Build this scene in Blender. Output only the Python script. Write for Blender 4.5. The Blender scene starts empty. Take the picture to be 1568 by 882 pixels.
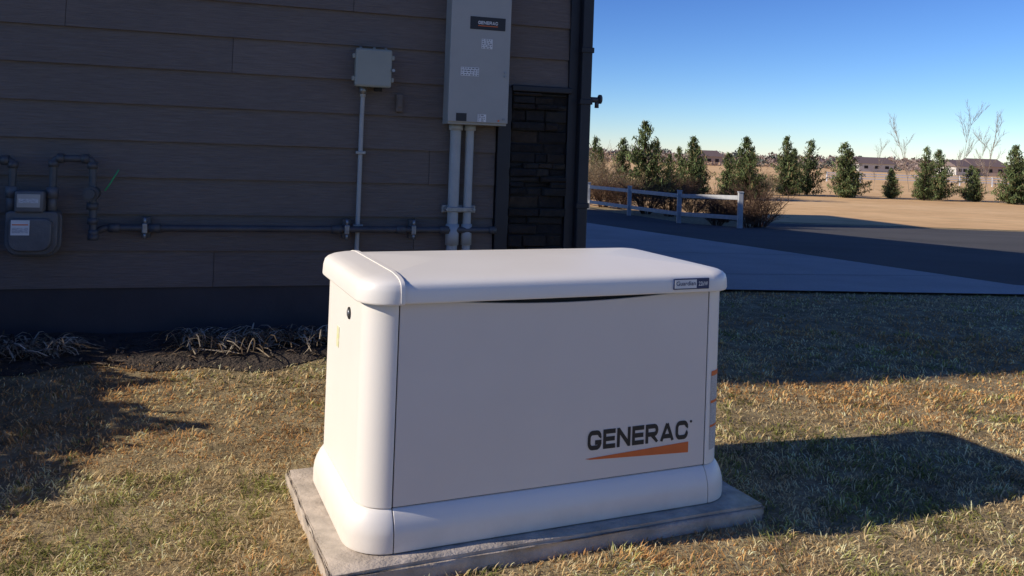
import bpy, bmesh, math, random
import numpy as np
from mathutils import Vector, Matrix
random.seed(7); rng=np.random.default_rng(7)
scene=bpy.context.scene
COL=scene.collection
GO=Vector((-0.3754,2.1737,0)); GA=0.4059; WA=0.2945; D=2.27
HB=25.0; HT=5.4

# ------------------------------------------------ helpers
def link(o,parent=None):
    COL.objects.link(o)
    if parent: o.parent=parent
    return o
def empty(name,loc=(0,0,0),rot=0,parent=None):
    e=bpy.data.objects.new(name,None); e.empty_display_size=.2
    e.location=loc; e.rotation_euler=(0,0,rot); return link(e,parent)
def wall_empty(name): return empty(name,GO,WA)
def mesh_obj(name,verts,faces,mat=None,parent=None,smooth=False):
    m=bpy.data.meshes.new(name); m.from_pydata([tuple(v) for v in verts],[],faces); m.update()
    if mat: m.materials.append(mat)
    if smooth:
        for p in m.polygons: p.use_smooth=True
    return link(bpy.data.objects.new(name,m),parent)
def bm_obj(name,bm,mat,parent=None,smooth=False):
    m=bpy.data.meshes.new(name); bm.to_mesh(m); bm.free()
    if mat: m.materials.append(mat)
    if smooth:
        for p in m.polygons: p.use_smooth=True
    return link(bpy.data.objects.new(name,m),parent)
def box(name,x0,x1,y0,y1,z0,z1,mat,parent=None,bevel=0):
    bm=bmesh.new(); bmesh.ops.create_cube(bm,size=1)
    for v in bm.verts:
        v.co=Vector((x0+(v.co.x+.5)*(x1-x0),y0+(v.co.y+.5)*(y1-y0),z0+(v.co.z+.5)*(z1-z0)))
    if bevel: bmesh.ops.bevel(bm,geom=bm.edges[:],offset=bevel,segments=2,profile=.5,affect='EDGES')
    return bm_obj(name,bm,mat,parent)
def cyl(name,p,axis,r,l,mat,parent=None,n=20,r2=None):
    bm=bmesh.new(); bmesh.ops.create_cone(bm,cap_ends=True,segments=n,radius1=r,radius2=r if r2 is None else r2,depth=l)
    q=Vector(axis).normalized().to_track_quat('Z','Y').to_matrix().to_4x4()
    bm.transform(Matrix.Translation(p)@q)
    o=bm_obj(name,bm,mat,parent)
    for f in o.data.polygons: f.use_smooth=len(f.vertices)==4
    return o
def tube(name,pts,r,mat,parent=None,fillet=0.0):
    path=[]; pts=[Vector(p) for p in pts]
    for i,p in enumerate(pts):
        if 0<i<len(pts)-1 and fillet>0:
            a=(pts[i-1]-p).normalized(); b=(pts[i+1]-p).normalized()
            A=p+a*fillet; B=p+b*fillet
            for k in range(7):
                t=k/6; path.append(A*(1-t)**2+p*2*t*(1-t)+B*t*t)
        else: path.append(p)
    c=bpy.data.curves.new(name,'CURVE'); c.dimensions='3D'; c.bevel_depth=r; c.bevel_resolution=4; c.use_fill_caps=True
    s=c.splines.new('POLY'); s.points.add(len(path)-1)
    for q,v in zip(s.points,path): q.co=(*v,1)
    o=bpy.data.objects.new(name,c); COL.objects.link(o)
    dg=bpy.context.evaluated_depsgraph_get(); m=bpy.data.meshes.new_from_object(o.evaluated_get(dg))
    bpy.data.objects.remove(o); m.name=name
    m.materials.clear(); m.materials.append(mat)
    for f in m.polygons: f.use_smooth=True
    return link(bpy.data.objects.new(name,m),parent)
def text_flat(name,txt,x0,x1,y,z0,z1,mat,parent,bold=0.0,shear=0,space=1.0):
    c=bpy.data.curves.new(name,'FONT'); c.body=txt; c.size=1; c.offset=bold; c.shear=shear; c.resolution_u=4; c.space_character=space
    o=bpy.data.objects.new(name,c); COL.objects.link(o)
    dg=bpy.context.evaluated_depsgraph_get(); m=bpy.data.meshes.new_from_object(o.evaluated_get(dg))
    bpy.data.objects.remove(o); m.name=name
    xs=[v.co.x for v in m.vertices]; ys=[v.co.y for v in m.vertices]
    a,b,c1,d1=min(xs),max(xs),min(ys),max(ys)
    for v in m.vertices:
        v.co=Vector((x0+(v.co.x-a)/(b-a)*(x1-x0),y,z0+(v.co.y-c1)/(d1-c1)*(z1-z0)))
    m.materials.clear(); m.materials.append(mat)
    return link(bpy.data.objects.new(name,m),parent)
# heavy block lettering built from strokes
def arc(cx,cy,r,a0,a1,n=6): return [(cx+r*math.cos(math.radians(a0+(a1-a0)*i/n)),cy+r*math.sin(math.radians(a0+(a1-a0)*i/n))) for i in range(n+1)]
def letters(ch,t):
    h=t/2; W=1.12; r=.26
    if ch in 'CG':
        p=[(W-h,.70)]+arc(W-h-r,1-h-r,r,0,90)+arc(h+r,1-h-r,r,90,180)+arc(h+r,h+r,r,180,270)+arc(W-h-r,h+r,r,270,360)
        if ch=='C': return [p+[(W-h,.31)]],W
        return [p+[(W-h,.50-h)],[(W,.50-h),(.60,.50-h)]],W
    if ch=='E': return [[(h,0),(h,1)],[(t*.9,1-h),(1.0,1-h)],[(t*.9,.5),(.95,.5)],[(t*.9,h),(1.0,h)]],1.0
    if ch=='N': return [[(h,0),(h,1)],[(W-h,0),(W-h,1)],[(h*1.1,1-h*.8),(W-h*1.1,h*.8)]],W
    if ch=='R': return [[(h,0),(h,1)],[(t*.9,1-h)]+arc(W-h-.22-.02,1-h-.21,.21,90,-90)+[(t*.9,1-h-.42)],[(.55,.42),(W-h*.9,0)]],W
    if ch=='A': return [[(h*.9,0),(.60,1-h*.6)],[(1.2-h*.9,0),(.60,1-h*.6)],[(.28,.27),(.92,.27)]],1.2
def block_text(name,txt,x0,x1,y,z0,z1,mat_,parent,t=.235,gap=.14):
    V=[];F=[];x=0
    for ch in txt:
        strokes,w=letters(ch,t)
        for s in strokes:
            n=len(s); L=[];Rr=[]
            for i,(px,py) in enumerate(s):
                a=s[max(0,i-1)]; b=s[min(n-1,i+1)]; dx,dy=b[0]-a[0],b[1]-a[1]; l=math.hypot(dx,dy) or 1
                nx_,ny_=-dy/l*t/2,dx/l*t/2
                L.append((px+nx_,py+ny_)); Rr.append((px-nx_,py-ny_))
            k=len(V); V+=[(x+q[0],min(1,max(0,q[1]))) for q in L]+[(x+q[0],min(1,max(0,q[1]))) for q in Rr]
            for i in range(n-1): F.append((k+i,k+i+1,k+n+i+1,k+n+i))
        x+=w+gap
    tot=x-gap
    return mesh_obj(name,[(x0+vx/tot*(x1-x0),y-.00001*(i%7),z0+vy*(z1-z0)) for i,(vx,vy) in enumerate(V)],F,mat_,parent)

def newmat(name):
    m=bpy.data.materials.new(name); m.use_nodes=True; nt=m.node_tree
    return m,nt,nt.nodes['Principled BSDF']
def N(nt,t,**k):
    n=nt.nodes.new(t)
    for a,b in k.items(): setattr(n,a,b)
    return n
def ramp(nt,src,stops):
    r=N(nt,'ShaderNodeValToRGB'); e=r.color_ramp.elements
    while len(e)<len(stops): e.new(.5)
    for x,(p,c) in zip(e,stops): x.position=p; x.color=(*c,1)
    nt.links.new(src,r.inputs[0]); return r.outputs[0]
def noise(nt,scale,detail=4,rough=.55,stretch=None,coord='Object'):
    tc=N(nt,'ShaderNodeTexCoord'); n=N(nt,'ShaderNodeTexNoise')
    n.inputs['Scale'].default_value=scale; n.inputs['Detail'].default_value=detail; n.inputs['Roughness'].default_value=rough
    if stretch:
        mp=N(nt,'ShaderNodeMapping'); mp.inputs['Scale'].default_value=stretch
        nt.links.new(tc.outputs[coord],mp.inputs[0]); nt.links.new(mp.outputs[0],n.inputs[0])
    else: nt.links.new(tc.outputs[coord],n.inputs[0])
    return n.outputs['Fac']
def bump(nt,b,src,strength,dist=.01):
    k=N(nt,'ShaderNodeBump'); k.inputs['Strength'].default_value=strength; k.inputs['Distance'].default_value=dist
    nt.links.new(src,k.inputs['Height'])
    if b.inputs['Normal'].is_linked:
        nt.links.new(b.inputs['Normal'].links[0].from_socket,k.inputs['Normal'])
    nt.links.new(k.outputs[0],b.inputs['Normal'])
def mat(name,c1,c2=None,scale=8,rough=.6,bs=0,bscale=60,metal=0,stretch=None,bstretch=None,spec=.5,bdist=.004):
    m,nt,b=newmat(name); c2=c2 or tuple(x*.85 for x in c1)
    col=ramp(nt,noise(nt,scale,3,.6,stretch),[(.3,c2),(.7,c1)])
    nt.links.new(col,b.inputs['Base Color'])
    b.inputs['Roughness'].default_value=rough; b.inputs['Metallic'].default_value=metal
    b.inputs['Specular IOR Level'].default_value=spec
    if bs: bump(nt,b,noise(nt,bscale,3,.65,bstretch),bs,bdist)
    return m

M_cream=mat('cream_powder_coat',(.78,.70,.625),(.75,.67,.595),3,.42,.25,420,bdist=.0006)
m,nt,b=newmat('cream_plastic')
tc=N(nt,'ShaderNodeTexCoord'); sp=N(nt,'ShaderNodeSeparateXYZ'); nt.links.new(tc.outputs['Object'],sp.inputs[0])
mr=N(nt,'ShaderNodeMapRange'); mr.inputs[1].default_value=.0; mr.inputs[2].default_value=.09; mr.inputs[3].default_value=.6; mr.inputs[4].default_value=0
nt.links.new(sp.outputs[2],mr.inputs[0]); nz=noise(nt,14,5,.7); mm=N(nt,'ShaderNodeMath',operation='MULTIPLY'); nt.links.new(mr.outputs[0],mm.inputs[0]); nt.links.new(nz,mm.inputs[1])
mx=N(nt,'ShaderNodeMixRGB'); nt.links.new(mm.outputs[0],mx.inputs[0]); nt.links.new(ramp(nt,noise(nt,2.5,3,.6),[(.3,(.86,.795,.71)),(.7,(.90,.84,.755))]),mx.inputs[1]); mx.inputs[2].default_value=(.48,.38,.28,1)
nt.links.new(mx.outputs[0],b.inputs['Base Color']); b.inputs['Roughness'].default_value=.40; bump(nt,b,noise(nt,350,2,.6),.25,.0006); M_cream2=m
M_dark=mat('dark_gap',(.02,.02,.02),rough=.8)
M_black=mat('black_print',(.022,.022,.025),rough=.5)
M_orange=mat('orange_print',(.78,.17,.04),(.72,.155,.035),rough=.5)
M_white=mat('white_print',(.75,.75,.74),rough=.5)
M_blue=mat('navy_print',(.02,.04,.12),rough=.4)
M_grey=mat('grey_enclosure_paint',(.38,.375,.35),(.34,.335,.31),4,.45,.2,300,bdist=.0005)
M_boxg=mat('grey_green_enclosure',(.32,.33,.285),(.28,.29,.25),5,.5,.2,300,bdist=.0005)
M_pvc=mat('grey_pvc',(.42,.43,.42),(.35,.36,.35),10,.5)
M_galv=mat('galvanised_steel',(.36,.37,.38),(.22,.23,.24),40,.38,.2,90,metal=.7)
M_pipe=mat('grey_painted_pipe',(.085,.083,.086),(.055,.054,.057),14,.5,.3,120)
M_meter=mat('meter_casting',(.135,.132,.134),(.095,.094,.097),12,.5,.4,90)
M_glass=mat('meter_glass',(.40,.40,.39),rough=.15)
M_trim=mat('black_trim_paint',(.016,.017,.023),(.011,.012,.017),5,.5,.15,80)
M_found=mat('foundation_paint',(.060,.054,.058),(.044,.040,.043),3,.8,.5,30)
M_roof=mat('roof_shingle',(.06,.055,.05),rough=.9,bs=.5,bscale=30)
M_green=mat('green_wire',(.03,.35,.12),rough=.5)

m,nt,b=newmat('brown_lap_siding')
g=noise(nt,9,6,.65,(1.2,1,26)); big=noise(nt,1.1,3,.5)
mx=N(nt,'ShaderNodeMixRGB',blend_type='MULTIPLY'); mx.inputs[0].default_value=.6
nt.links.new(ramp(nt,g,[(.3,(.135,.106,.088)),(.7,(.205,.165,.140))]),mx.inputs[1])
nt.links.new(ramp(nt,big,[(.3,(.75,.76,.78)),(.7,(1,1,1))]),mx.inputs[2])
at=N(nt,'ShaderNodeAttribute',attribute_name='tone'); mx2=N(nt,'ShaderNodeMixRGB',blend_type='MULTIPLY'); mx2.inputs[0].default_value=1
nt.links.new(mx.outputs[0],mx2.inputs[1]); nt.links.new(at.outputs['Color'],mx2.inputs[2])
nt.links.new(mx2.outputs[0],b.inputs['Base Color']); b.inputs['Roughness'].default_value=.62
bump(nt,b,g,.9,.006); M_siding=m
M_sidep=mat('brown_siding_plain',(.155,.124,.105),(.125,.10,.084),5,.65)

def attrmat(name,rough=.8,attr='tone',bs=0,bscale=40,spec=.3,vary=True):
    m,nt,b=newmat(name); at=N(nt,'ShaderNodeAttribute',attribute_name=attr)
    if vary:
        n=ramp(nt,noise(nt,bscale,4,.6),[(.3,(.65,.65,.65)),(.7,(1.1,1.1,1.1))])
        mx=N(nt,'ShaderNodeMixRGB',blend_type='MULTIPLY'); mx.inputs[0].default_value=1
        nt.links.new(at.outputs['Color'],mx.inputs[1]); nt.links.new(n,mx.inputs[2])
        nt.links.new(mx.outputs[0],b.inputs['Base Color'])
    else: nt.links.new(at.outputs['Color'],b.inputs['Base Color'])
    b.inputs['Roughness'].default_value=rough
    b.inputs['Specular IOR Level'].default_value=spec
    if bs: bump(nt,b,noise(nt,bscale,5,.7),bs,.02)
    return m
def diffmat(name,transl=0):
    m=bpy.data.materials.new(name); m.use_nodes=True; nt=m.node_tree; nt.nodes.remove(nt.nodes['Principled BSDF'])
    at=N(nt,'ShaderNodeAttribute',attribute_name='tone'); d=N(nt,'ShaderNodeBsdfDiffuse'); out=nt.nodes['Material Output']
    nt.links.new(at.outputs['Color'],d.inputs[0])
    if transl:
        tr=N(nt,'ShaderNodeBsdfTranslucent'); ms=N(nt,'ShaderNodeMixShader'); ms.inputs[0].default_value=transl
        nt.links.new(at.outputs['Color'],tr.inputs[0]); nt.links.new(d.outputs[0],ms.inputs[1]); nt.links.new(tr.outputs[0],ms.inputs[2]); nt.links.new(ms.outputs[0],out.inputs[0])
    else: nt.links.new(d.outputs[0],out.inputs[0])
    return m
M_stone=attrmat('ledge_stone',.85,bs=.8,bscale=18)
M_grass=diffmat('dry_grass_blades',.35)
M_leafpine=diffmat('pine_needles')
M_twig=diffmat('bare_twigs')

def set_tone(me,cols):
    a=me.color_attributes.new('tone','FLOAT_COLOR','POINT')
    c=np.ones((len(me.vertices),4),dtype=np.float32); c[:,:3]=cols
    a.data.foreach_set('color',c.ravel())
def fast_mesh(name,V,F,cols,mat_,parent=None,smooth=False):
    me=bpy.data.meshes.new(name); k=F.shape[1]
    me.vertices.add(len(V)); me.vertices.foreach_set('co',V.astype(np.float32).ravel())
    me.loops.add(F.size); me.loops.foreach_set('vertex_index',F.astype(np.int32).ravel())
    me.polygons.add(len(F)); me.polygons.foreach_set('loop_start',np.arange(0,F.size,k,dtype=np.int32))
    me.polygons.foreach_set('loop_total',np.full(len(F),k,dtype=np.int32))
    me.update(calc_edges=True); set_tone(me,cols); me.materials.append(mat_)
    return me

# ------------------------------------------------ terrain
YS=[6.5,26,60,400]; ZS=[-.05,-1.1,-1.5,-1.9]
def sd(X,Y):
    dx=X-GO.x; dy=Y-GO.y; c,s=math.cos(WA),math.sin(WA)
    return dx*c+dy*s, -dx*s+dy*c
def sstep(a,b,x):
    t=np.clip((x-a)/(b-a),0,1); return t*t*(3-2*t)
def gz(X,Y):
    X=np.asarray(X,dtype=float); Y=np.asarray(Y,dtype=float)
    z=np.interp(Y,YS,ZS)
    s,d=sd(X,Y)
    return z+.15*sstep(.9,2.2,d)*(1-sstep(1.3,2.6,s))*(1-sstep(3.2,5,d))
def ground_mats():
    m,nt,b=newmat('lawn_soil')
    col=ramp(nt,noise(nt,9,6,.7),[(.3,(.13,.095,.045)),(.5,(.30,.22,.105)),(.7,(.52,.40,.21))])
    nt.links.new(col,b.inputs['Base Color']); b.inputs['Roughness'].default_value=.95; bump(nt,b,noise(nt,60,4,.7),.8,.02)
    f,nt,b=newmat('dry_field')
    mx=N(nt,'ShaderNodeMixRGB',blend_type='MULTIPLY'); mx.inputs[0].default_value=1
    nt.links.new(ramp(nt,noise(nt,.05,4,.5,(1,2.5,1)),[(.3,(.68,.43,.21)),(.5,(.76,.49,.24)),(.7,(.82,.55,.29))]),mx.inputs[1])
    nt.links.new(ramp(nt,noise(nt,1.2,5,.75,(.5,1,1)),[(.3,(.80,.78,.74)),(.6,(1.06,1.05,1.04))]),mx.inputs[2])
    nt.links.new(mx.outputs[0],b.inputs['Base Color']); b.inputs['Roughness'].default_value=.95; b.inputs['Specular IOR Level'].default_value=.1
    a,nt,b=newmat('asphalt')
    mx=N(nt,'ShaderNodeMixRGB',blend_type='MULTIPLY'); mx.inputs[0].default_value=1
    nt.links.new(ramp(nt,noise(nt,.35,4,.6),[(.3,(.075,.070,.066)),(.7,(.115,.107,.10))]),mx.inputs[1])
    nt.links.new(ramp(nt,noise(nt,70,3,.7),[(.3,(.6,.6,.6)),(.7,(1.25,1.25,1.25))]),mx.inputs[2])
    nt.links.new(mx.outputs[0],b.inputs['Base Color']); b.inputs['Roughness'].default_value=.9; b.inputs['Specular IOR Level'].default_value=.2; bump(nt,b,noise(nt,90,3,.7),.5,.01)
    c,nt,b=newmat('concrete_paving')
    mx=N(nt,'ShaderNodeMixRGB',blend_type='MULTIPLY'); mx.inputs[0].default_value=1
    nt.links.new(ramp(nt,noise(nt,.8,5,.65),[(.3,(.42,.375,.33)),(.7,(.53,.48,.425))]),mx.inputs[1])
    nt.links.new(ramp(nt,noise(nt,45,3,.7),[(.3,(.82,.82,.82)),(.7,(1.05,1.05,1.05))]),mx.inputs[2])
    nt.links.new(mx.outputs[0],b.inputs['Base Color']); b.inputs['Roughness'].default_value=.9; b.inputs['Specular IOR Level'].default_value=.3; bump(nt,b,noise(nt,80,3,.7),.35,.006)
    return m,f,a,c
M_soil,M_field,M_asph,M_conc=ground_mats()
M_mulch=mat('mulch_soil',(.090,.062,.042),(.034,.026,.019),22,.95,1,45,bdist=.03)

xs=sorted(set([-900,-400,-150,-60,-25,-12]+[round(-8+.25*i,2) for i in range(73)]+[14,18,25,40,80,200,500,1200]))
ys=sorted(set([-400,-100,-30,-10,-3,0]+[round(.5+.25*i,2) for i in range(47)]+[15,20,26,40,60,100,200,400,1500]))
XX,YY=np.meshgrid(xs,ys); ZZ=gz(XX,YY)
V=np.stack([XX,YY,ZZ],-1).reshape(-1,3); nx=len(xs)
F=[(j*nx+i,j*nx+i+1,(j+1)*nx+i+1,(j+1)*nx+i) for j in range(len(ys)-1) for i in range(nx-1)]
mesh_obj('ground',V,F,M_soil,smooth=True)
def sheet(name,poly,off,mat_,parent=None):
    bm=bmesh.new(); bm.faces.new([bm.verts.new((x,y,0)) for x,y in poly])
    for y in ys:
        bmesh.ops.bisect_plane(bm,geom=bm.verts[:]+bm.edges[:]+bm.faces[:],plane_co=(0,y,0),plane_no=(0,1,0))
    for v in bm.verts: v.co.z=float(np.interp(v.co.y,YS,ZS))+off
    bmesh.ops.recalc_face_normals(bm,faces=bm.faces[:])
    return bm_obj(name,bm,mat_,parent)
sheet('field',[(-200,34),(3,34),(8.6,28.4),(60,29.0),(300,31),(900,300),(900,1400),(-700,1400)],.010,M_field)
sheet('asphalt_road',[(1.5,25.6),(2.1,23.2),(5.16,8.55),(5.7,8.35),(14,10.3),(60,21),(60,28.6),(8.3,27.6),(6.9,23.9),(5.5,26.2),(4.4,28.9),(1,36),(-1,35)],.016,M_asph)
drive=empty('concrete_driveway')
sheet('slab',[(.75,6.75),(1.89,7.16),(4.71,7.66),(5.75,7.88),(14,9.8),(14,10.25),(5.7,8.35),(5.16,8.60),(2.1,23.3),(1.5,25.6),(-.9,36),(-8,36),(-4.6,24)],.024,M_conc,drive)
M_joint=mat('joint_filler',(.09,.085,.08),rough=.9)
for i,(yl,yr) in enumerate([(8.0,9.4),(11.0,12.2),(14.2,15.2),(17.6,18.4),(21,21.6)]):
    xr=5.16-(yr-8.6)*3.06/14.7; xl=.4-(yl-7)*.28
    sheet('control_joint',[(xl,yl),(xr,yr),(xr,yr+.022),(xl,yl+.022)],.028,M_joint,drive)

# ------------------------------------------------ house
house=wall_empty('brown_house')
verts=[];faces=[];tones=[]
def plank(s0,s1,z0,z1,dbot,dtop,tone):
    k=len(verts)
    verts.extend([(s0,D-dbot,z0),(s1,D-dbot,z0),(s1,D-dtop,z1),(s0,D-dtop,z1),(s0,D+.01,z0),(s1,D+.01,z0),(s1,D+.01,z1),(s0,D+.01,z1)])
    faces.extend([(k,k+1,k+2,k+3),(k+4,k+5,k+1,k),(k+3,k+2,k+6,k+7),(k+1,k+5,k+6,k+2),(k+4,k,k+3,k+7)])
    tones.extend([tone]*8)
z=.33; ci=0
fixed={0:-.45,2:-2.2,3:.62,4:-2.6,5:-1.9,6:-.40,7:-1.16,1:.55}
while z<HT:
    smax=1.40 if z>1.38 else .985
    cuts=[-9]; s=-9+random.uniform(.5,3)
    while s<smax-.4:
        cuts.append(s); s+=3.66
    if ci in fixed: cuts=[-9,-5.2,fixed[ci]]
    cuts.append(smax)
    for a,bb in zip(cuts[:-1],cuts[1:]):
        t=random.uniform(.92,1.07); plank(a+.0012,bb-.0012,z,z+.176+.012,.019,.003,(t,t,t))
    z+=.178; ci+=1
o=mesh_obj('lap_siding',verts,faces,M_siding,house); set_tone(o.data,np.array(tones))
box('wall_core',-9,1.44,D+.012,D+HB,-.6,HT,M_sidep,house)
box('added_shadow_block',-9,-.6,D+19.0,D+HB-.1,HT,10.6,M_sidep,house)  # unseen block added behind the house to shade a strip of far asphalt
box('foundation',-9,.985,D-.004,D+.2,-.6,.327,M_found,house)
box('stone_trim_board',.99,1.065,D-.035,D+.01,-.3,1.41,M_trim,house,.004)
box('stone_cap',1.06,1.41,D-.05,D+.01,1.385,1.42,M_trim,house,.006)
box('corner_board',1.395,1.45,D-.03,D+.14,-.3,HT,M_trim,house,.004)
verts=[];faces=[];cols=[]
def stone(x0,x1,y0,y1,z0,z1,c):
    j=lambda:random.uniform(-.006,.006)
    k=len(verts); c0=.007
    for (x,zz) in ((x0,z0),(x1,z0),(x1,z1),(x0,z1)): verts.append((x,y1,zz))
    for (x,zz) in ((x0,z0),(x1,z0),(x1,z1),(x0,z1)): verts.append((x,y0+c0,zz))
    for (x,zz) in ((x0+c0,z0+c0),(x1-c0,z0+c0),(x1-c0,z1-c0),(x0+c0,z1-c0)): verts.append((x+j(),y0+j(),zz+j()))
    for a in (0,4):
        for i in range(4): faces.append((k+a+i,k+a+(i+1)%4,k+a+4+(i+1)%4,k+a+4+i))
    faces.append((k+8,k+9,k+10,k+11)); cols.extend([c]*12)
zz=-.2
pal=[(.024,.020,.018),(.034,.026,.021),(.029,.027,.026),(.052,.038,.028),(.020,.018,.018),(.040,.036,.032)]
while zz<1.37:
    h=random.choice([.03,.045,.055,.07]); x=1.068
    h=min(h,1.383-zz)
    while x<1.39:
        w=random.uniform(.07,.2); x1=min(x+w,1.393)
        if 1.393-x1<.04: x1=1.393
        stone(x,x1-.003,D-random.uniform(.008,.055),D+.02,zz,zz+h-.003,random.choice(pal)); x=x1
    zz+=h
box('stone_backing',1.066,1.394,D-.004,D+.011,-.3,1.384,M_dark,house)
o=mesh_obj('ledge_stone_wainscot',verts,faces,M_stone,house); set_tone(o.data,np.array(cols))
ov=.42; e0,e1,f0,f1,zr=-9-ov,1.44+ov*.6,D-ov,D+HB+ov,HT
rv=[(e0,f0,zr),(e1,f0,zr),(e1,f1,zr),(e0,f1,zr),(e0,f0,zr+.18),(e1,f0,zr+.18),(e1,f1,zr+.18),(e0,f1,zr+.18),(-3.7,f0+5,zr+1.3),(-3.7,f1-5,zr+1.3)]
mesh_obj('roof',rv,[(3,2,1,0),(0,1,5,4),(1,2,6,5),(2,3,7,6),(3,0,4,7),(4,5,8),(5,6,9,8),(6,7,9),(7,4,8,9)],M_roof,house)
ds=wall_empty('downspout')
box('spout_pipe',1.452,1.515,D-.075,D-.012,.05,HT,M_trim,ds,.008)
for zz in (1.33,1.62,.75): box('spout_strap',1.446,1.521,D-.081,D-.006,zz,zz+.03,M_trim,ds,.003)
fc=wall_empty('wall_faucet')
cyl('spigot_body',(1.545,D-.045,1.36),(1,0,0),.016,.06,M_pipe,fc)
cyl('spigot_handle',(1.578,D-.045,1.365),(1,0,0),.026,.012,M_pipe,fc)
cyl('spigot_nozzle',(1.56,D-.045,1.335),(0,0,1),.012,.04,M_pipe,fc)

# ------------------------------------------------ transfer switch panel
tp=wall_empty('transfer_switch_panel')
px0,px1,pz0,pz1,pf=.682,1.0,1.187,1.96,D-.165
box('enclosure',px0,px1,pf+.012,D-.017,pz0,pz1,M_grey,tp,.003)
box('door_cover',px0-.004,px1+.004,pf,pf+.011,pz0+.012,pz1-.004,M_grey,tp,.004)
box('brand_plate',.780,.972,pf-.002,pf-.0005,1.690,1.757,M_black,tp)
block_text('plate_lettering','GENERAC',.822,.930,pf-.0035,1.718,1.735,M_white,tp)
box('plate_stripe',.822,.930,pf-.0035,pf-.0025,1.708,1.712,M_orange,tp)
M_label=mat('paper_label',(.66,.66,.66),(.30,.31,.33),90,.6,stretch=(1,1,3))
def label(nm,x0,x1,z0,z1,rows):
    box(nm,x0,x1,pf-.0015,pf-.0005,z0,z1,M_white,tp)
    for i in range(rows):
        zc=z0+(z1-z0)*(i+.5)/rows; hw=(z1-z0)/rows*.17
        x=x0+.004
        while x<x1-.006:
            w=random.uniform(.004,.016); box(nm+'_text',x,min(x+w,x1-.003),pf-.0022,pf-.0017,zc-hw,zc+hw,M_black,tp); x+=w+random.uniform(.004,.010)
label('spec_label',.845,.905,1.590,1.642,5)
label('rating_label',.738,.836,1.442,1.488,4)
box('nameplate',.722,.778,pf-.0015,pf-.0005,1.204,1.246,M_black,tp)
label('ul_label',.838,.884,1.204,1.244,4)
for zz in (1.45,1.47,1.222): cyl('latch_screw',(px1-.02,pf-.003,zz),(0,1,0),.006,.008,M_galv,tp)
cyl('red_mark',(.952,pf-.002,1.213),(0,1,0),.005,.003,M_orange,tp)
for (s,r) in ((.748,.030),(.826,.023)):
    tube('conduit',[(s,D-.06,pz0+.0),(s,D-.06,-.1)],r,M_pvc,tp)
    cyl('conduit_hub',(s,D-.06,pz0-.015),(0,0,1),r+.008,.03,M_pvc,tp)
    cyl('conduit_coupling',(s,D-.06,.60),(0,0,1),r+.006,.11,M_pvc,tp)
    for k in (-1,1):
        cyl('clamp_bolt',(s+k*(r+.008),D-.08,.735),(0,1,0),.007,.03,M_galv,tp)
    box('pipe_clamp',s-r-.012,s+r+.012,D-.06-r-.004,D-.045,.722,.748,M_galv,tp,.003)
box('strut_channel',.69,.875,D-.044,D-.017,.715,.755,M_galv,tp,.002)

# ------------------------------------------------ small electrical box
eb=wall_empty('electrical_box')
bf=D-.115
box('body',.203,.380,bf+.01,D-.017,1.365,1.55,M_boxg,eb,.010)
box('lid',.197,.386,bf-.004,bf+.016,1.358,1.557,M_boxg,eb,.012)
for sx in (.193,.390):
    for zz in (1.40,1.515):
        box('hinge_lug',sx-.008,sx+.008,bf+.005,bf+.04,zz-.012,zz+.012,M_boxg,eb,.003)
cyl('lock_stud',(.392,bf,1.45),(0,1,0),.008,.03,M_galv,eb)
cyl('hub',(.250,D-.05,1.345),(0,0,1),.019,.04,M_galv,eb)
cyl('hub_nut',(.250,D-.05,1.325),(0,0,1),.015,.03,M_pvc,eb,8)
cyl('plug',(.325,D-.06,1.352),(0,0,1),.022,.02,M_dark,eb)
for s2 in (.23,.30,.36): cyl('top_tab',(s2,D-.05,1.56),(0,0,1),.007,.02,M_boxg,eb)
tube('conduit_drop',[(.250,D-.05,1.33),(.250,D-.035,1.2),(.250,D-.035,0.0)],.0115,M_pvc,eb)
for zz in (1.02,.64):
    box('strap',.225,.275,D-.05,D-.02,zz-.008,zz+.008,M_galv,eb,.002)
wo=wall_empty('wall_outlet_box')
box('cover',.425,.462,D-.045,D-.014,1.24,1.335,M_sidep,wo,.006)
box('flap',.43,.457,D-.052,D-.046,1.265,1.315,M_sidep,wo,.003)

# ------------------------------------------------ gas line
gp=wall_empty('gas_pipe'); py=D-.075; zp=.625
tube('main_run',[(-.975,py,.61),(-.94,py,zp),(.95,py,zp)],.0165,M_pipe,gp,.01)
cyl('end_cap',(.965,py,zp),(1,0,0),.021,.04,M_pipe,gp)
for s in (-.90,-.72,.14,.47,.70):
    cyl('coupling',(s,py,zp),(1,0,0),.0215,.05,M_pipe,gp)
for s in (-.765,.19,.535):
    box('standoff_strut',s-.02,s+.02,D-.05,D-.017,zp-.05,zp+.05,M_pipe,gp,.002)
    box('pipe_clamp',s-.012,s+.012,py-.022,D-.05,zp-.024,zp+.024,M_galv,gp,.004)
    cyl('clamp_bolt',(s,py-.012,zp+.036),(0,0,1),.007,.03,M_galv,gp,8)
    cyl('clamp_bolt',(s,py-.012,zp-.036),(0,0,1),.007,.03,M_galv,gp,8)
gm=wall_empty('gas_meter'); my=D-.10
def rounded(name,x0,x1,y0,y1,z0,z1,mat_,parent,bev,seg=4):
    bm=bmesh.new(); bmesh.ops.create_cube(bm,size=1)
    for v in bm.verts: v.co=Vector((x0+(v.co.x+.5)*(x1-x0),y0+(v.co.y+.5)*(y1-y0),z0+(v.co.z+.5)*(z1-z0)))
    bmesh.ops.bevel(bm,geom=bm.edges[:],offset=bev,segments=seg,profile=.5,affect='EDGES')
    return bm_obj(name,bm,mat_,parent,True)
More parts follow.
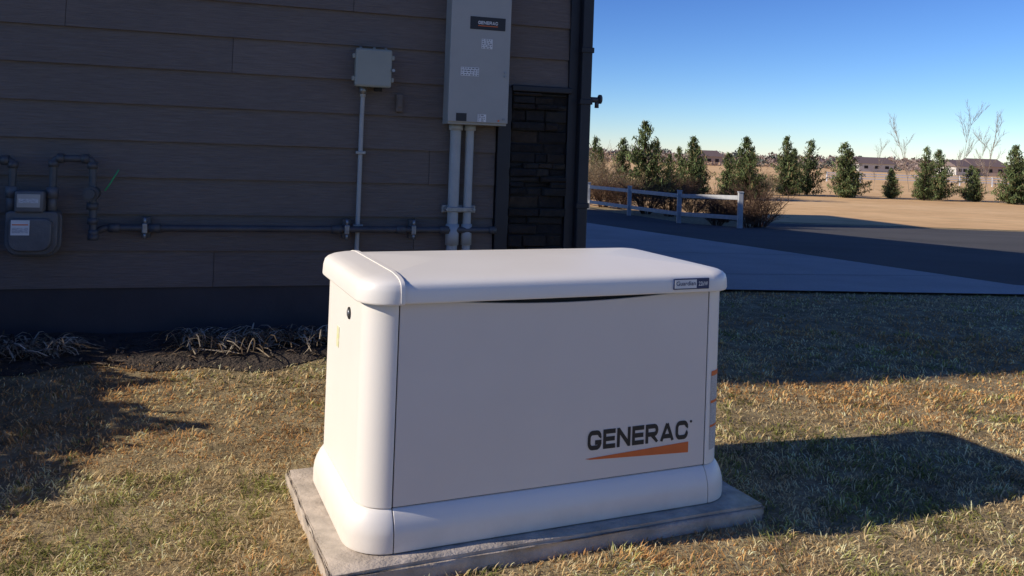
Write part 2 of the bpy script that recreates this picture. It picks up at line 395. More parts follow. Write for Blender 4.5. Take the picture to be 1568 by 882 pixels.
def case(name,hw,z0,z1,y0,y1,cx,rb,rt,mat_):
    pts=[]
    for x,z,r,a0 in ((cx+hw-rb,z0+rb,rb,-90),(cx+hw-rt,z1-rt,rt,0),(cx-hw+rt,z1-rt,rt,90),(cx-hw+rb,z0+rb,rb,180)):
        for i in range(7):
            a=math.radians(a0+15*i); pts.append((x+r*math.cos(a),z+r*math.sin(a)))
    bm=bmesh.new(); f=bm.faces.new([bm.verts.new((x,y0,z)) for x,z in pts])
    r=bmesh.ops.extrude_face_region(bm,geom=[f])
    for v in [q for q in r['geom'] if isinstance(q,bmesh.types.BMVert)]: v.co.y=y1
    bmesh.ops.recalc_face_normals(bm,faces=bm.faces[:])
    o=bm_obj(name,bm,mat_,gm,True)
    b3=o.modifiers.new('b','BEVEL'); b3.width=.008; b3.segments=3; b3.limit_method='ANGLE'; b3.angle_limit=math.radians(60)
    o.modifiers.new('w','WEIGHTED_NORMAL'); return o
case('case',.108,.505,.705,my-.055,my+.05,-1.235,.06,.02,M_meter)
case('case_flange',.118,.492,.700,my-.015,my+.002,-1.235,.07,.03,M_meter)
case('case_front_bulge',.088,.525,.675,my-.082,my-.05,-1.235,.05,.03,M_meter)
rounded('index_housing',-1.305,-1.185,my-.075,my+.02,.70,.80,M_meter,gm,.012)
box('index_window',-1.292,-1.198,my-.078,my-.074,.725,.785,M_glass,gm,.001)
box('index_dial_row',-1.285,-1.205,my-.0795,my-.0785,.745,.765,M_label,gm)
box('barcode_label',-1.31,-1.235,my-.0855,my-.0835,.60,.668,M_white,gm)
box('barcode_print',-1.305,-1.24,my-.0865,my-.0860,.61,.635,M_label,gm)
box('barcode_red',-1.305,-1.24,my-.0865,my-.0860,.645,.650,M_orange,gm)
for s in (-1.33,-1.163):
    cyl('port_nut',(s,my-.01,.79),(0,0,1),.027,.05,M_meter,gm,6)
    cyl('port_neck',(s,my-.01,.74),(0,0,1),.02,.08,M_meter,gm)
tube('inlet_pipe',[(-1.33,my-.01,.78),(-1.33,my-.01,.935),(-1.6,my-.01,.935),(-1.6,my-.01,-.1)],.0165,M_pipe,gm,.03)
tube('outlet_pipe',[(-1.163,my-.01,.78),(-1.163,my-.01,.95),(-1.0,my-.01,.95),(-.985,my-.01,.60)],.0165,M_pipe,gm,.03)
for p,ax in (((-1.33,my-.01,.915),(0,0,1)),((-1.36,my-.01,.935),(1,0,0)),((-1.163,my-.01,.925),(0,0,1)),((-1.135,my-.01,.95),(1,0,0)),((-1.03,my-.01,.95),(1,0,0)),((-.999,my-.01,.92),(0,0,1)),((-.99,my-.01,.66),(0,0,1)),((-.985,my-.01,.605),(0,0,1))):
    cyl('elbow_collar',p,ax,.0225,.03,M_pipe,gm)
cyl('regulator_body',(-.995,my-.03,.79),(0,1,0),.034,.07,M_pipe,gm,24)
cyl('regulator_cap',(-.995,my-.07,.79),(0,1,0),.022,.03,M_pipe,gm,24)
cyl('union_nut',(-.993,my-.01,.73),(0,0,1),.027,.03,M_pipe,gm,6)
cyl('drip_cap',(-.985,my-.01,.585),(0,0,1),.024,.03,M_pipe,gm,8)
tube('tracer_wire',[(-.95,D-.06,.80),(-.93,D-.07,.83),(-.91,D-.06,.87),(-.895,D-.05,.90)],.0035,M_green,gm,.01)

# ------------------------------------------------ concrete pad + generator
pad=empty('concrete_pad',GO,GA)
M_pad=mat('pad_concrete',(.58,.48,.385),(.30,.25,.20),11,.9,.8,70,bdist=.006)
bm=bmesh.new(); bmesh.ops.create_cube(bm,size=1)
for v in bm.verts: v.co=Vector((-.062+(v.co.x+.5)*1.345,-.058+(v.co.y+.5)*.731,-.14+(v.co.z+.5)*.139))
bmesh.ops.bevel(bm,geom=bm.edges[:],offset=.008,segments=2,affect='EDGES')
bmesh.ops.subdivide_edges(bm,edges=bm.edges[:],cuts=9,use_grid_fill=True)
for v in bm.verts:
    if v.co.y<-.05 or v.co.x<-.05 or v.co.x>1.27:
        v.co+=Vector((random.uniform(-1,1)*.003,random.uniform(-1,1)*.003,random.uniform(-1,.1)*.003))
bm_obj('slab',bm,M_pad,pad,True)

gen=empty('standby_generator',GO,GA)
def rr(x0,x1,y0,y1,r,n=10):
    pts=[]
    for cx,cy,a0 in ((x1-r,y0+r,-90),(x1-r,y1-r,0),(x0+r,y1-r,90),(x0+r,y0+r,180)):
        for i in range(n+1):
            a=math.radians(a0+90*i/n); pts.append((cx+r*math.cos(a),cy+r*math.sin(a)))
    return pts
def loft(rect,rings,cap=False,n=10):
    x0,x1,y0,y1,r=rect; bm=bmesh.new(); R=[]
    for z,ins in rings:
        rad=max(r-ins,.004)
        R.append([bm.verts.new((x,y,z)) for x,y in rr(x0+ins,x1-ins,y0+ins,y1-ins,rad,n)])
    for A,B in zip(R[:-1],R[1:]):
        for i in range(len(A)):
            j=(i+1)%len(A); bm.faces.new((A[i],A[j],B[j],B[i]))
    if cap: bm.faces.new(R[-1])
    bmesh.ops.recalc_face_normals(bm,faces=bm.faces[:])
    return bm
def piece(name,src,x0,x1,mat_,parent,solid=.006,bev=.002):
    bm=src.copy()
    if x0 is not None: bmesh.ops.bisect_plane(bm,geom=bm.verts[:]+bm.edges[:]+bm.faces[:],plane_co=(x0,0,0),plane_no=(1,0,0),clear_inner=True)
    if x1 is not None: bmesh.ops.bisect_plane(bm,geom=bm.verts[:]+bm.edges[:]+bm.faces[:],plane_co=(x1,0,0),plane_no=(1,0,0),clear_outer=True)
    o=bm_obj(name,bm,mat_,parent,True)
    md=o.modifiers.new('s','SOLIDIFY'); md.thickness=solid; md.offset=-1
    if bev:
        b2=o.modifiers.new('b','BEVEL'); b2.width=bev; b2.segments=2; b2.limit_method='ANGLE'; b2.angle_limit=math.radians(50)
    o.modifiers.new('w','WEIGHTED_NORMAL')
    return o
XL,XR=.114,1.109; ZB,ZT=.108,.656
base=loft((0,1.22,0,.64,.115),[(.002,.001),(.012,0),(.045,0),(.06,.002),(.078,.0075),(.095,.016),(.108,.026),(.1095,.034)])
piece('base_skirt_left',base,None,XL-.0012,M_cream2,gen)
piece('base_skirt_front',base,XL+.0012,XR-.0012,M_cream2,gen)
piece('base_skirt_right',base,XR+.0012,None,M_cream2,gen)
base.free()
core=loft((.045,1.175,.040,.60,.08),[(.004,0),(.66,0)],cap=True); bm_obj('inner_frame',core,M_dark,gen)
body=loft((.03,1.19,.025,.615,.085),[(ZB+.003,0),(.3,0),(.5,0),(ZT+.004,0)],n=14)
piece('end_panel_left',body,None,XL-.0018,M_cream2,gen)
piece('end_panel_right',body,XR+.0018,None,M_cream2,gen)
body.free()
def door(name,y):
    pts=[(XL+.0018,ZB+.004),(XR-.0018,ZB+.004),(XR-.0018,ZT)]
    a,b2=1.02,.23
    n=28
    for i in range(n+1):
        t=i/n; x=a+(b2-a)*t; pts.append((x,ZT-.001-.019*math.sin(math.pi*t)**.8))
    pts.append((XL+.0018,ZT))
    bm=bmesh.new()
    f=bm.faces.new([bm.verts.new((x,y,z)) for x,z in pts])
    r=bmesh.ops.extrude_face_region(bm,geom=[f])
    for v in [g for g in r['geom'] if isinstance(g,bmesh.types.BMVert)]: v.co.y+=.009
    bmesh.ops.recalc_face_normals(bm,faces=bm.faces[:])
    o=bm_obj(name,bm,M_cream,gen)
    b3=o.modifiers.new('b','BEVEL'); b3.width=.0018; b3.segments=2; b3.limit_method='ANGLE'; b3.angle_limit=math.radians(50)
    return o
door('front_door',.0265)
prof=[(ZT-.004,.012),(ZT-.003,.003),(ZT+.003,0),(.685,.0015),(.698,.006),(.706,.014),(.712,.028),(.7165,.05),(.7205,.09),(.7245,.15),(.728,.22),(.730,.30)]
lid=loft((.012,1.208,.002,.636,.10),prof,cap=True,n=14)
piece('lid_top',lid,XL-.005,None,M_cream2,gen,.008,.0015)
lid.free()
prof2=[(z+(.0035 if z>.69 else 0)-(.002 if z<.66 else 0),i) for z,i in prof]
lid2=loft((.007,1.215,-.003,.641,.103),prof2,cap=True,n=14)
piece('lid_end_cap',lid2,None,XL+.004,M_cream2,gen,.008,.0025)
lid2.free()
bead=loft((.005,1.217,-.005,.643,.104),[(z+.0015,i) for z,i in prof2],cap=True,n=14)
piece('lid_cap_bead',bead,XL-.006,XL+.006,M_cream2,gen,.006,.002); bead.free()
block_text('logo_lettering','GENERAC',.695,1.046,.0252,.199,.256,M_black,gen)
mesh_obj('logo_stripe',[(.688,.0252,.176),(.705,.0252,.1722),(1.048,.0252,.157),(1.048,.0252,.190)],[(0,1,2,3)],M_orange,gen)
cyl('registered_mark',(1.056,.0262,.251),(0,1,0),.004,.0015,M_black,gen)
box('badge_plate',.958,1.087,-.0015,.004,.664,.697,M_blue,gen,.0012)
box('badge_field_white',.9615,1.040,-.0023,-.0017,.6675,.6935,M_white,gen)
text_flat('badge_name','Guardian',.966,1.036,-.003,.676,.689,M_blue,gen,.01)
text_flat('badge_rating','22kW',1.047,1.081,-.003,.674,.687,M_white,gen,.02)
def labelpiece(nm,x0,x1,z0,z1,mt,extra=0):
    L=loft((.0288-extra,1.1912+extra,.0238-extra,.6162+extra,.0862+extra),[(z0,0),(z1,0)],n=24)
    bmesh.ops.bisect_plane(L,geom=L.verts[:]+L.edges[:]+L.faces[:],plane_co=(x0,0,0),plane_no=(1,0,0),clear_inner=True)
    bmesh.ops.bisect_plane(L,geom=L.verts[:]+L.edges[:]+L.faces[:],plane_co=(x1,0,0),plane_no=(1,0,0),clear_outer=True)
    bmesh.ops.bisect_plane(L,geom=L.verts[:]+L.edges[:]+L.faces[:],plane_co=(0,.3,0),plane_no=(0,1,0),clear_outer=True)
    bm_obj(nm,L,mt,gen,True)
M_labt=mat('label_small_print',(.66,.62,.58),(.36,.34,.32),140,.6,stretch=(1,1,3))
labelpiece('warning_label',1.128,1.178,.155,.40,M_labt)
for (a,b2) in ((.385,.40),(.30,.308),(.225,.232)): labelpiece('warning_band',1.128,1.178,a,b2,M_orange,.0006)
cyl('lock_recess',(.0285,.245,.588),(1,0,0),.017,.004,M_dark,gen,24)
cyl('lock_cylinder',(.0265,.245,.588),(1,0,0),.010,.006,M_galv,gen,20)
M_yel=mat('yellow_sticker',(.66,.66,.22),(.76,.71,.60),70,.6)
box('sticker',.0285,.0298,.37,.40,.46,.52,M_yel,gen)

# ------------------------------------------------ planting bed
def wl(s,d):
    c,sn=math.cos(WA),math.sin(WA)
    return GO.x+s*c-d*sn, GO.y+s*sn+d*c
bv=[];bf_=[]
ss=np.arange(-8,.62,.12); dd=np.linspace(D-.52,D,8)
for i,s in enumerate(ss):
    for j,d in enumerate(dd):
        d2=d+(.05*math.sin(s*5)+.04*math.sin(s*13+1) if j==0 else 0)
        x,y=wl(s,d2); bv.append((x,y,float(gz(x,y))+(.012 if j else .004)+random.uniform(-.008,.012)*(1 if j else 0)))
n=len(dd)
for i in range(len(ss)-1):
    for j in range(n-1): bf_.append((i*n+j,(i+1)*n+j,(i+1)*n+j+1,i*n+j+1))
mesh_obj('mulch_bed',bv,bf_,M_mulch,smooth=True)

def strands(name,centers,count,length,width,pal,mat_,droop=1.0):
    V=[];Fq=[];C=[]
    for (x,y,rad) in centers:
        for _ in range(count):
            a=random.uniform(0,6.283); rr_=rad*math.sqrt(random.random())
            bx,by=x+rr_*math.cos(a),y+rr_*math.sin(a); bz=float(gz(bx,by))
            dr=random.uniform(0,6.283); L=length*random.uniform(.5,1.2); up=random.uniform(.1,.9)
            w=width*random.uniform(.6,1.2); c=np.array(random.choice(pal))*random.uniform(.5,1.25)
            px,py=-math.sin(dr)*w,math.cos(dr)*w; k=len(V); dp=random.uniform(.75,1.0); curl=random.uniform(-.5,.5)
            for q in range(5):
                t=q/4; h=L*up*(t-droop*t*t*dp)*1.6; out=L*(1.05-up*.5)*t
                X=bx+math.cos(dr+curl*t)*out; Y=by+math.sin(dr+curl*t)*out; Z=bz+max(h,.004)+.01
                ww=1-.6*t
                V+= [(X-px*ww,Y-py*ww,Z),(X+px*ww,Y+py*ww,Z+.002)]; C+=[c,c]
            for q in range(4): Fq.append((k+2*q,k+2*q+1,k+2*q+3,k+2*q+2))
    me=fast_mesh(name,np.array(V),np.array(Fq),np.array(C),mat_)
    return link(bpy.data.objects.new(name,me))
pal=[(.68,.56,.40),(.46,.36,.24),(.82,.71,.54),(.24,.18,.12),(.14,.10,.07)]
def cl(lst): return [(*wl(s,D-d),r) for s,d,r in lst]
strands('dried_daylily',cl([(-1.52,.30,.10),(-1.35,.27,.10),(-1.2,.33,.09),(-1.08,.30,.05)]),130,.18,.0045,pal,M_grass)
strands('dried_daylily',cl([(-.50,.28,.08),(-.38,.27,.10),(-.22,.30,.07),(-.04,.27,.07),(.10,.28,.05)]),120,.19,.0045,pal,M_grass)
strands('leaf_litter',cl([(s,.28,.22) for s in np.arange(-3,.6,.2)]),34,.07,.006,[(.22,.15,.10),(.33,.24,.16),(.12,.09,.06)],M_grass,1.1)

# ------------------------------------------------ lawn blades
def vnoise(X,Y,sc,seed):
    r=np.random.default_rng(seed); G=r.random((256,256))
    x=X*sc+100.3; y=Y*sc+100.7; xi=np.floor(x).astype(int); yi=np.floor(y).astype(int); fx=x-xi; fy=y-yi
    fx=fx*fx*(3-2*fx); fy=fy*fy*(3-2*fy); g=lambda a,b:G[a%256,b%256]
    return (g(xi,yi)*(1-fx)+g(xi+1,yi)*fx)*(1-fy)+(g(xi,yi+1)*(1-fx)+g(xi+1,yi+1)*fx)*fy
def lawn():
    Ys=[];Xs=[]
    bands=[(1.4,2.4,16000),(2.4,3.2,13000),(3.2,4.2,8500),(4.2,5.5,4300),(5.5,8.0,2000)]
    for y0,y1,dens in bands:
        x0,x1=-.66*y1-.25,.66*y1+.3
        k=int(dens*(y1-y0)*(x1-x0)); Xs.append(rng.uniform(x0,x1,k)); Ys.append(rng.uniform(y0,y1,k))
    X=np.concatenate(Xs);Y=np.concatenate(Ys)
    n1=vnoise(X,Y,22,1); n2=vnoise(X,Y,9,2); keep=rng.random(len(X))<np.clip(.05+.7*n1+.65*n2,0,1)
    X,Y=X[keep],Y[keep]
    s,d=sd(X,Y)
    c,sn=math.cos(GA),math.sin(GA); gx=(X-GO.x)*c+(Y-GO.y)*sn; gy=-(X-GO.x)*sn+(Y-GO.y)*c
    ok=~((gx>-.055)&(gx<1.277)&(gy>-.047)&(gy<.669))
    edge=D-.50+.05*np.sin(s*5)+.05*rng.standard_normal(len(s))
    ok&=~((d>edge)&(s<.62+.05*rng.standard_normal(len(s)))); ok&=~((d>D-.02)&(s<1.5))
    ne=np.interp(X,[.75,1.89,4.71,5.75,14],[6.75,7.16,7.66,7.88,9.8]); ok&=~((Y>ne-.01)&(X>.6)); ok&=~((X<=.6)&(Y>6.7))
    X,Y=X[ok],Y[ok]; n=len(X)
    big=vnoise(X,Y,1.3,3)*.6+vnoise(X,Y,3.1,4)*.4
    med=vnoise(X,Y,7,5)*.6+vnoise(X,Y,16,6)*.4
    val=vnoise(X,Y,5,7)*.3+vnoise(X,Y,13,8)*.4+vnoise(X,Y,35,9)*.3
    Z=gz(X,Y)
    L=(.013+.021*rng.random(n))*(.5+.9*med)
    near=np.clip(2.6/Y,.5,1.0)
    W=(.0011+.0009*rng.random(n))/near
    a=rng.uniform(0,2*np.pi,n); lean=rng.uniform(.5,1.5,n)
    am=14*vnoise(X,Y,6,10); a=np.where(rng.random(n)<.45,am+.7*rng.standard_normal(n),a)
    dx,dy=np.cos(a),np.sin(a); pa=a+np.pi/2+.5*rng.standard_normal(n); pxx,pyy=np.cos(pa)*W,np.sin(pa)*W
    def pt(t,sgn,wf):
        r=L*np.sin(lean)*t**1.4; h=L*np.cos(lean*t**.7)*t
        return np.stack([X+dx*r+sgn*pxx*wf,Y+dy*r+sgn*pyy*wf,Z+h-.002],1)
    P=np.stack([pt(0,-1,1),pt(0,1,1),pt(.55,-1,.85),pt(.55,1,.85),pt(1,-1,.2),pt(1,1,.2)],1).reshape(-1,3)
    b=np.arange(n)[:,None]*6
    F=np.concatenate([b+np.array([0,1,3,2]),b+np.array([2,3,5,4])],0)
    straw=np.array([1.0,.81,.48]); tan=np.array([.90,.62,.29]); green=np.array([.30,.30,.09]); red=np.array([.80,.44,.17])
    u=rng.random(n)[:,None]; gr=np.clip((med-.48)*2.2+(.52-big)*1.2,0,.75); g=(rng.random(n)<.03+gr)[:,None]
    rd=(rng.random(n)<np.clip((big-.45)*2.4,.03,.75))[:,None]
    col=straw*u+tan*(1-u); col=np.where(rd,red*(.8+.4*u),col); col=np.where(g,green*(.7+1.0*u),col)
    vv=np.clip((val-.5)*1.7+.5,0,1)
    col=col*((.62+.85*vv)*(.85+.3*rng.random(n)))[:,None]
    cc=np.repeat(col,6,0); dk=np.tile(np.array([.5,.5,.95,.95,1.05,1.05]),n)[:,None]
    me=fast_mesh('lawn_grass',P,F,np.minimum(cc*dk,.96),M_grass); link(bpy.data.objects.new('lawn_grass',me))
    print('blades',n)
lawn()

# ------------------------------------------------ fences
def rail_fence(name,pts,mat_,h=1.05,rails=(.30,.62,.94),pw=.13):
    e=empty(name,(0,0,0))
    for i,(x,y) in enumerate(pts):
        z=float(gz(x,y)); b=box('post_%d'%i,-pw/2,pw/2,-pw/2,pw/2,-.2,h,mat_,e,.01); b.location=(x,y,z)
        c=box('post_cap_%d'%i,-pw/2-.015,pw/2+.015,-pw/2-.015,pw/2+.015,h,h+.03,mat_,e,.01); c.location=(x,y,z)
    for i in range(len(pts)-1):
        a=Vector((*pts[i],float(gz(*pts[i])))); b=Vector((*pts[i+1],float(gz(*pts[i+1]))))
        d=b-a; L=d.length
        for r in rails:
            o=box('rail_%d'%i,pw/2,L-pw/2,-.02,.02,r-.06,r+.06,mat_,e,.006); o.location=a
            o.rotation_euler=d.to_track_quat('X','Z').to_euler()
    return e
M_vinyl=mat('weathered_fence_white',(.50,.50,.50),(.38,.38,.38),6,.6)
M_vinyl2=mat('distant_fence_white',(.70,.70,.70),(.64,.64,.64),3,.5)
rail_fence('rail_fence',[(6.4,23.4),(5.25,26.1),(4.1,28.9),(2.95,31.7),(1.8,34.5),(.6,37.4)],M_vinyl,1.0,(.30,.86))

# ------------------------------------------------ trees
def pine_mesh(name,seed,H=3.5,R=1.2,nb=135,pw=.95):
    r=np.random.default_rng(seed); V=[];F=[];C=[]
    def quad(c,u,v,col):
        k=len(V); V.extend([c-u-v,c+u-v*.6,c+u*.7+v,c-u*.8+v*.8]); F.append((k,k+1,k+2,k+3)); C.extend([col]*4)
    for i in range(6):
        a0,a1=i*math.pi/3,(i+1)*math.pi/3; k=len(V)
        for a in (a0,a1): V.append(np.array([.07*math.cos(a),.07*math.sin(a),-.1]))
        for a in (a1,a0): V.append(np.array([.01*math.cos(a),.01*math.sin(a),H*.97]))
        F.append((k,k+1,k+2,k+3)); C.extend([np.array([.10,.07,.05])]*4)
    lop=r.uniform(.7,1.25,8)
    for b in range(nb):
        t=((b+r.random())/nb)**1.15; z=H*(.04+.90*t); prof=(1-t)**pw*(.65+.35*min(1,t*6))
        a=r.uniform(0,2*math.pi); Rb=R*prof*r.uniform(.5,1.2)*lop[int(a/(2*math.pi)*8)%8]+.07
        up=.35+.5*t; shade=r.uniform(.55,1.4)
        d=np.array([math.cos(a),math.sin(a),0]); nseg=max(2,int(Rb/.12))
        sd_=np.array([-d[1],d[0],0])*.012; k=len(V); e=np.array([0,0,z])+d*Rb+np.array([0,0,Rb*up*.6])
        V.extend([np.array([0,0,z])-sd_,np.array([0,0,z])+sd_,e+sd_*.3,e-sd_*.3]); F.append((k,k+1,k+2,k+3)); C.extend([np.array([.09,.06,.04])]*4)
        for q in range(nseg):
            f=(q+1)/nseg; c0=np.array([0,0,z])+d*Rb*f+np.array([0,0,Rb*f*f*up*.6])
            for _ in range(7):
                c=c0+r.normal(0,.055,3); u=r.normal(0,1,3); u/=np.linalg.norm(u); v=np.cross(u,r.normal(0,1,3)); v/=np.linalg.norm(v)+1e-6
                u=(u+np.array([0,0,.6]))*.085*r.uniform(.5,1.3); v=v*.022
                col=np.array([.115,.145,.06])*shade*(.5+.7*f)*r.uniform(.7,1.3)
                if r.random()<.10: col=np.array([.26,.20,.10])
                quad(c,u,v,col)
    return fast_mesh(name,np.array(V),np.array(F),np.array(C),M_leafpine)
PM=[pine_mesh('pine_a',1),pine_mesh('pine_b',2,3.5,1.05,125,.8),pine_mesh('pine_c',3,3.5,1.35,140,1.1),pine_mesh('pine_d',4,3.5,1.0,95,.9)]
T=[(4.4,45,3.3,3),(7.1,44,4.2,0),(6.0,46,3.3,1),(7.8,45,3.2,3),(10.5,48,3.6,2),(11.3,51,3.2,1),(10.0,50,3.0,3),(12.8,46,3.6,0),(13.5,47.5,3.1,3),(12.1,47,2.7,1),(18.2,55.5,4.1,2),(19.0,57,3.3,0),(20.4,58,4.0,3),(21.9,55,3.8,1),(22.6,56,3.2,0),(25.3,56,2.1,1),(27.0,55,3.7,3),(27.9,57,2.6,2),(29.0,57,3.6,0),(30.9,56,2.4,2),(32.2,54,4.0,2),(33.4,55,3.2,3),(36,56,3.4,1),(8.9,47,2.5,2),(5.2,49,2.8,2),(15.0,54,2.4,1),(26.2,58,2.2,0),(31.6,58,2.6,1)]
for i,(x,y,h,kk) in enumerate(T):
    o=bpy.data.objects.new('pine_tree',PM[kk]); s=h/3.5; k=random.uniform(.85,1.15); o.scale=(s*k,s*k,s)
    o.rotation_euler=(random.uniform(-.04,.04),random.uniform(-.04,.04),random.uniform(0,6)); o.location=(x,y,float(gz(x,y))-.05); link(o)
def twig_mesh(name,seed,H,R,stems,gen_=3,w=.012,col=(.16,.10,.07),tree=False):
    r=np.random.default_rng(seed); V=[];F=[];C=[]
    def seg(a,b,w0,w1,c):
        d=b-a; p=np.cross(d,[0,0,1.0])
        if np.linalg.norm(p)<1e-5: p=np.array([1.0,0,0])
        p/=np.linalg.norm(p); q=np.cross(p,d/np.linalg.norm(d))
        for u in (p,q):
            k=len(V); V.extend([a-u*w0,a+u*w0,b+u*w1,b-u*w1]); F.append((k,k+1,k+2,k+3)); C.extend([c]*4)
    def grow(a,d,L,w0,g):
        n=4; p=a
        for i in range(n):
            d2=d+r.normal(0,.12,3); d2/=np.linalg.norm(d2); q=p+d2*L/n; c=np.array(col)*r.uniform(.6,1.5)
            seg(p,q,w0*(1-.18*i),w0*(1-.18*(i+1)),c)
            if g>0:
                for _ in range(2 if not tree else 3):
                    nd=d2+r.normal(0,.5 if not tree else .35,3); nd[2]=abs(nd[2])*.7+(.15 if not tree else .5); nd/=np.linalg.norm(nd)
                    grow(q,nd,L*r.uniform(.35,.55)*(1 if not tree else .7),w0*.5,g-1)
            p=q; d=d2
    if tree:
        grow(np.zeros(3),np.array([0,0,1.0]),H,w,gen_)
    else:
        for _ in range(stems):
            a=r.uniform(0,2*math.pi); t=r.uniform(.1,.75); d=np.array([math.cos(a)*t,math.sin(a)*t,1]); d/=np.linalg.norm(d)
            grow(np.array([math.cos(a),math.sin(a),0])*.12*R,d,H*r.uniform(.6,1),w,gen_-1)
    return fast_mesh(name,np.array(V),np.array(F),np.array(C),M_twig)
SH=[twig_mesh('shrub_a',11,1.0,1,34),twig_mesh('shrub_b',12,1.0,1,34,col=(.20,.13,.09)),twig_mesh('shrub_c',13,1.0,1,30,col=(.36,.28,.18))]
S=[(7.4,25.0,1.15,0),(7.0,24.6,.7,1),(6.3,25.6,.9,0),(7.0,27.5,.9,0),(5.6,29.5,.95,0),(4.9,30.4,1.1,0),(4.4,33,1.0,0),(3.7,33.6,1.0,0),(6.6,30.5,.75,1),(3.2,36,1.3,2),(2.6,37,1.4,2),(3.5,40,1.9,2),(4.5,42,1.5,2),(5.8,41,1.0,2),(9.6,46,1.0,1),(8.6,47,1.1,2),(14.9,50,1.2,2),(15.9,54,1.3,1),(23.6,60,.9,2),(17.2,62,1.0,2),(31.5,58,.9,0),(26.2,58,.8,2)]
for x,y,s,k in S:
    o=bpy.data.objects.new('bare_shrub',SH[k]); o.scale=(s*1.05,s*1.05,s); o.rotation_euler=(0,0,random.uniform(0,6)); o.location=(x,y,float(gz(x,y))-.03); link(o)
BT=[twig_mesh('sapling_a',21,4.6,1,1,3,.03,(.34,.28,.23),True),twig_mesh('sapling_b',22,4.6,1,1,3,.026,(.32,.26,.22),True)]
for x,y,h,k in [(33.6,71,1.05,0),(36.9,70,1.3,1),(39.4,70,1.1,0),(31,72,.75,1),(24,75,.6,0),(42,74,1.0,1)]:
    o=bpy.data.objects.new('bare_tree',BT[k]); o.scale=(h*.8,h*.8,h); o.location=(x,y,float(gz(x,y))-.05); o.rotation_euler=(0,0,random.uniform(0,6)); link(o)
# added hedge-like mass, unseen left of view, casts jagged shade on the lawn
hv=np.random.default_rng(31)
nH=13000; tt=hv.random(nH); bxh=-2.42-.92*tt; byh=.0+4.1*tt
top=.62+.20*vnoise(tt*10,tt*0,1.0,40)+.18*vnoise(tt*10,tt*0,3.1,41)
hh=hv.random(nH)**.8*top; off=hv.normal(0,.13,nH)*(1-.4*hh/top)
Ph=np.stack([bxh+off,byh+hv.normal(0,.03,nH),gz(bxh,byh)+hh],1); uh=hv.normal(0,.025,Ph.shape); vh=hv.normal(0,.025,Ph.shape)
me=fast_mesh('shadow_hedge',np.stack([Ph-uh,Ph+vh,Ph+uh,Ph-vh],1).reshape(-1,3),np.arange(nH*4).reshape(-1,4),np.repeat(np.array([[.07,.08,.04]])*hv.uniform(.6,1.5,(nH,1)),4,0),M_leafpine); link(bpy.data.objects.new('shadow_hedge',me))
# distant treeline: many low rounded thickets, fine-grained
npr=np.random.default_rng(5)
Vc=[];Cc=[];Sz=[]
for i in range(420):
    y=random.uniform(200,420); x=random.uniform(-.1,.9)*y; kind=random.random(); k=y/280
    if kind<.6: h,w_,col=random.uniform(1.8,3.6)*k,random.uniform(4,9)*k,(.28,.215,.185)  # thicket brown lightened, distance haze mixed into the colour
    elif kind<.78: h,w_,col=random.uniform(2.0,3.6)*k,random.uniform(2,5)*k,(.11,.12,.10)
    else: h,w_,col=random.uniform(1.2,2.0)*k,random.uniform(8,14)*k,(.42,.31,.22)
    n=130; t=npr.random(n); a=npr.random(n)*6.283; rr_=w_*np.sqrt(np.clip(1-t**1.6,0,1))*np.sqrt(npr.random(n))
    Vc.append(np.stack([x+rr_*np.cos(a),y+rr_*np.sin(a),float(gz(x,y))+h*t*npr.uniform(.75,1.05,n)],1)); Cc.append(np.array(col)*npr.uniform(.7,1.3,(n,1))); Sz.append(np.full(n,.14*k+.04*h))
Vc=np.concatenate(Vc);Cc=np.concatenate(Cc);Sz=np.concatenate(Sz)[:,None]
u=npr.normal(0,1,Vc.shape)*Sz; v=npr.normal(0,1,Vc.shape)*Sz
P=np.stack([Vc-u,Vc+v,Vc+u,Vc-v],1).reshape(-1,3); Fq=np.arange(len(P)).reshape(-1,4)
me=fast_mesh('distant_treeline',P,Fq,np.repeat(Cc,4,0),M_twig); link(bpy.data.objects.new('distant_treeline',me))
def dhouse(x,y,w,d_,h,rot,wc,rc):
    e=empty('distant_house',(x,y,float(gz(x,y))),rot)
    box('walls',-w/2,w/2,-d_/2,d_/2,0,h,wc,e)
    mesh_obj('roof',[(-w/2-.4,-d_/2-.4,h),(w/2+.4,-d_/2-.4,h),(w/2+.4,d_/2+.4,h),(-w/2-.4,d_/2+.4,h),(-w/2,0,h+d_*.25),(w/2,0,h+d_*.25)],[(0,1,5,4),(2,3,4,5),(0,4,3),(1,2,5),(3,2,1,0)],rc,e)
    for i in range(3): box('window_%d'%i,-w/2+w*(.2+.3*i)-.5,-w/2+w*(.2+.3*i)+.5,-d_/2-.03,-d_/2-.005,h*.4,h*.75,M_dark,e)
M_dw=mat('house_light',(.6,.57,.52)); M_dr=mat('house_roof',(.20,.14,.12)); M_dt=mat('house_tan',(.48,.36,.28))
dhouse(108,194,8,7,2.2,.1,M_dt,M_dr); dhouse(101,192,5,6,2.0,.3,M_dw,M_dr); dhouse(84,198,9,6,1.9,.2,M_dw,M_dr); dhouse(48,210,7,6,2.2,.2,M_dt,M_dr)
rail_fence('distant_white_fence',[(36+4.0*i,96+.4*i) for i in range(8)],M_vinyl2,1.1,(.45,.75,1.0))

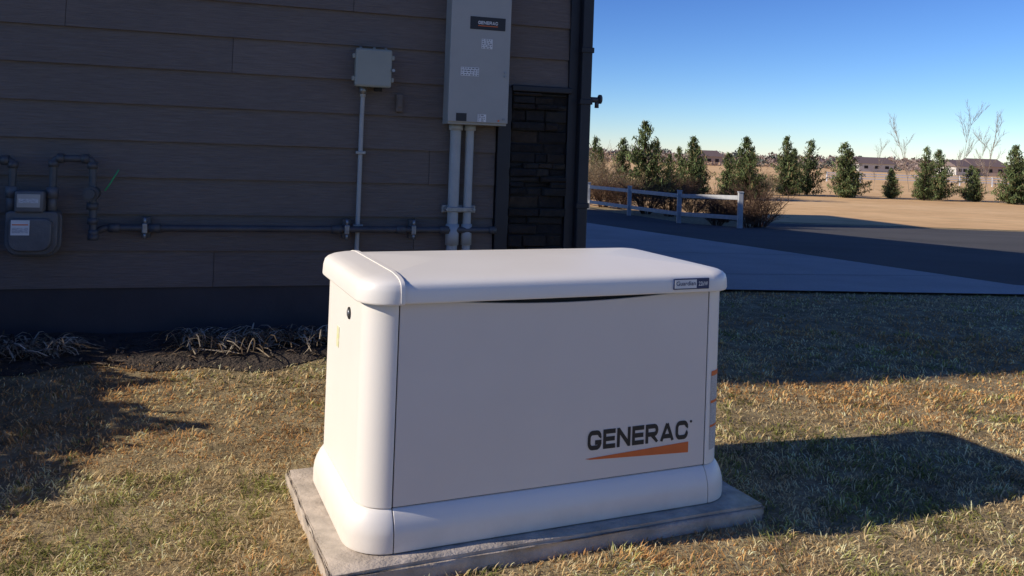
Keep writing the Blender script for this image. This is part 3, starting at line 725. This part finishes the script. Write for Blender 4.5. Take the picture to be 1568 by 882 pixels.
# ------------------------------------------------ light, sky, camera
EL=28.0; AZ=14.3
tosun=Vector((-math.cos(math.radians(AZ))*math.cos(math.radians(EL)),-math.sin(math.radians(AZ))*math.cos(math.radians(EL)),math.sin(math.radians(EL))))
sl=bpy.data.lights.new('sun','SUN'); sl.energy=5.0; sl.angle=math.radians(.53); sl.color=(1,.92,.80)
so=bpy.data.objects.new('sun',sl); so.rotation_euler=tosun.to_track_quat('Z','Y').to_euler(); so.location=(-20,-5,15); link(so)
w=bpy.data.worlds.new('World'); scene.world=w; w.use_nodes=True; nt=w.node_tree
sk=nt.nodes.new('ShaderNodeTexSky'); sk.sky_type='NISHITA'; sk.sun_disc=False
sk.sun_elevation=math.radians(EL); sk.sun_rotation=math.atan2(tosun.x,tosun.y); sk.altitude=1600; sk.air_density=1.0; sk.dust_density=.0; sk.ozone_density=4.0
sep=N(nt,'ShaderNodeSeparateColor'); com=N(nt,'ShaderNodeCombineColor'); nt.links.new(sk.outputs[0],sep.inputs[0])
for i,(g_,k_) in enumerate(((1.50,.80),(1.44,.80),(1.20,.92))):
    a=N(nt,'ShaderNodeMath',operation='MULTIPLY'); a.inputs[1].default_value=.15; nt.links.new(sep.outputs[i],a.inputs[0])
    p=N(nt,'ShaderNodeMath',operation='POWER'); p.inputs[1].default_value=g_; nt.links.new(a.outputs[0],p.inputs[0])
    q=N(nt,'ShaderNodeMath',operation='MULTIPLY'); q.inputs[1].default_value=k_/.15; nt.links.new(p.outputs[0],q.inputs[0]); nt.links.new(q.outputs[0],com.inputs[i])
nt.links.new(com.outputs[0],nt.nodes['Background'].inputs[0]); nt.nodes['Background'].inputs[1].default_value=.15
scene.view_settings.view_transform='Standard'; scene.view_settings.look='None'; scene.view_settings.exposure=0

f,cy,pitch,roll=1290.3662,207.9899,-.0133,.0362
cam=bpy.data.cameras.new('camera'); co=bpy.data.objects.new('camera',cam); link(co)
Fv=Vector((0,math.cos(pitch),-math.sin(pitch))); R=Vector((1,0,0)); U=R.cross(Fv)
R2=R*math.cos(roll)+U*math.sin(roll); U2=-R*math.sin(roll)+U*math.cos(roll)
mw=Matrix((( R2.x,U2.x,-Fv.x,0),(R2.y,U2.y,-Fv.y,0),(R2.z,U2.z,-Fv.z,1.0775),(0,0,0,1)))
co.matrix_world=mw
cam.sensor_fit='HORIZONTAL'; cam.sensor_width=36; cam.lens=36*f/1568; cam.shift_y=(cy-441)/1568
cam.clip_start=.05; cam.clip_end=4000
scene.camera=co
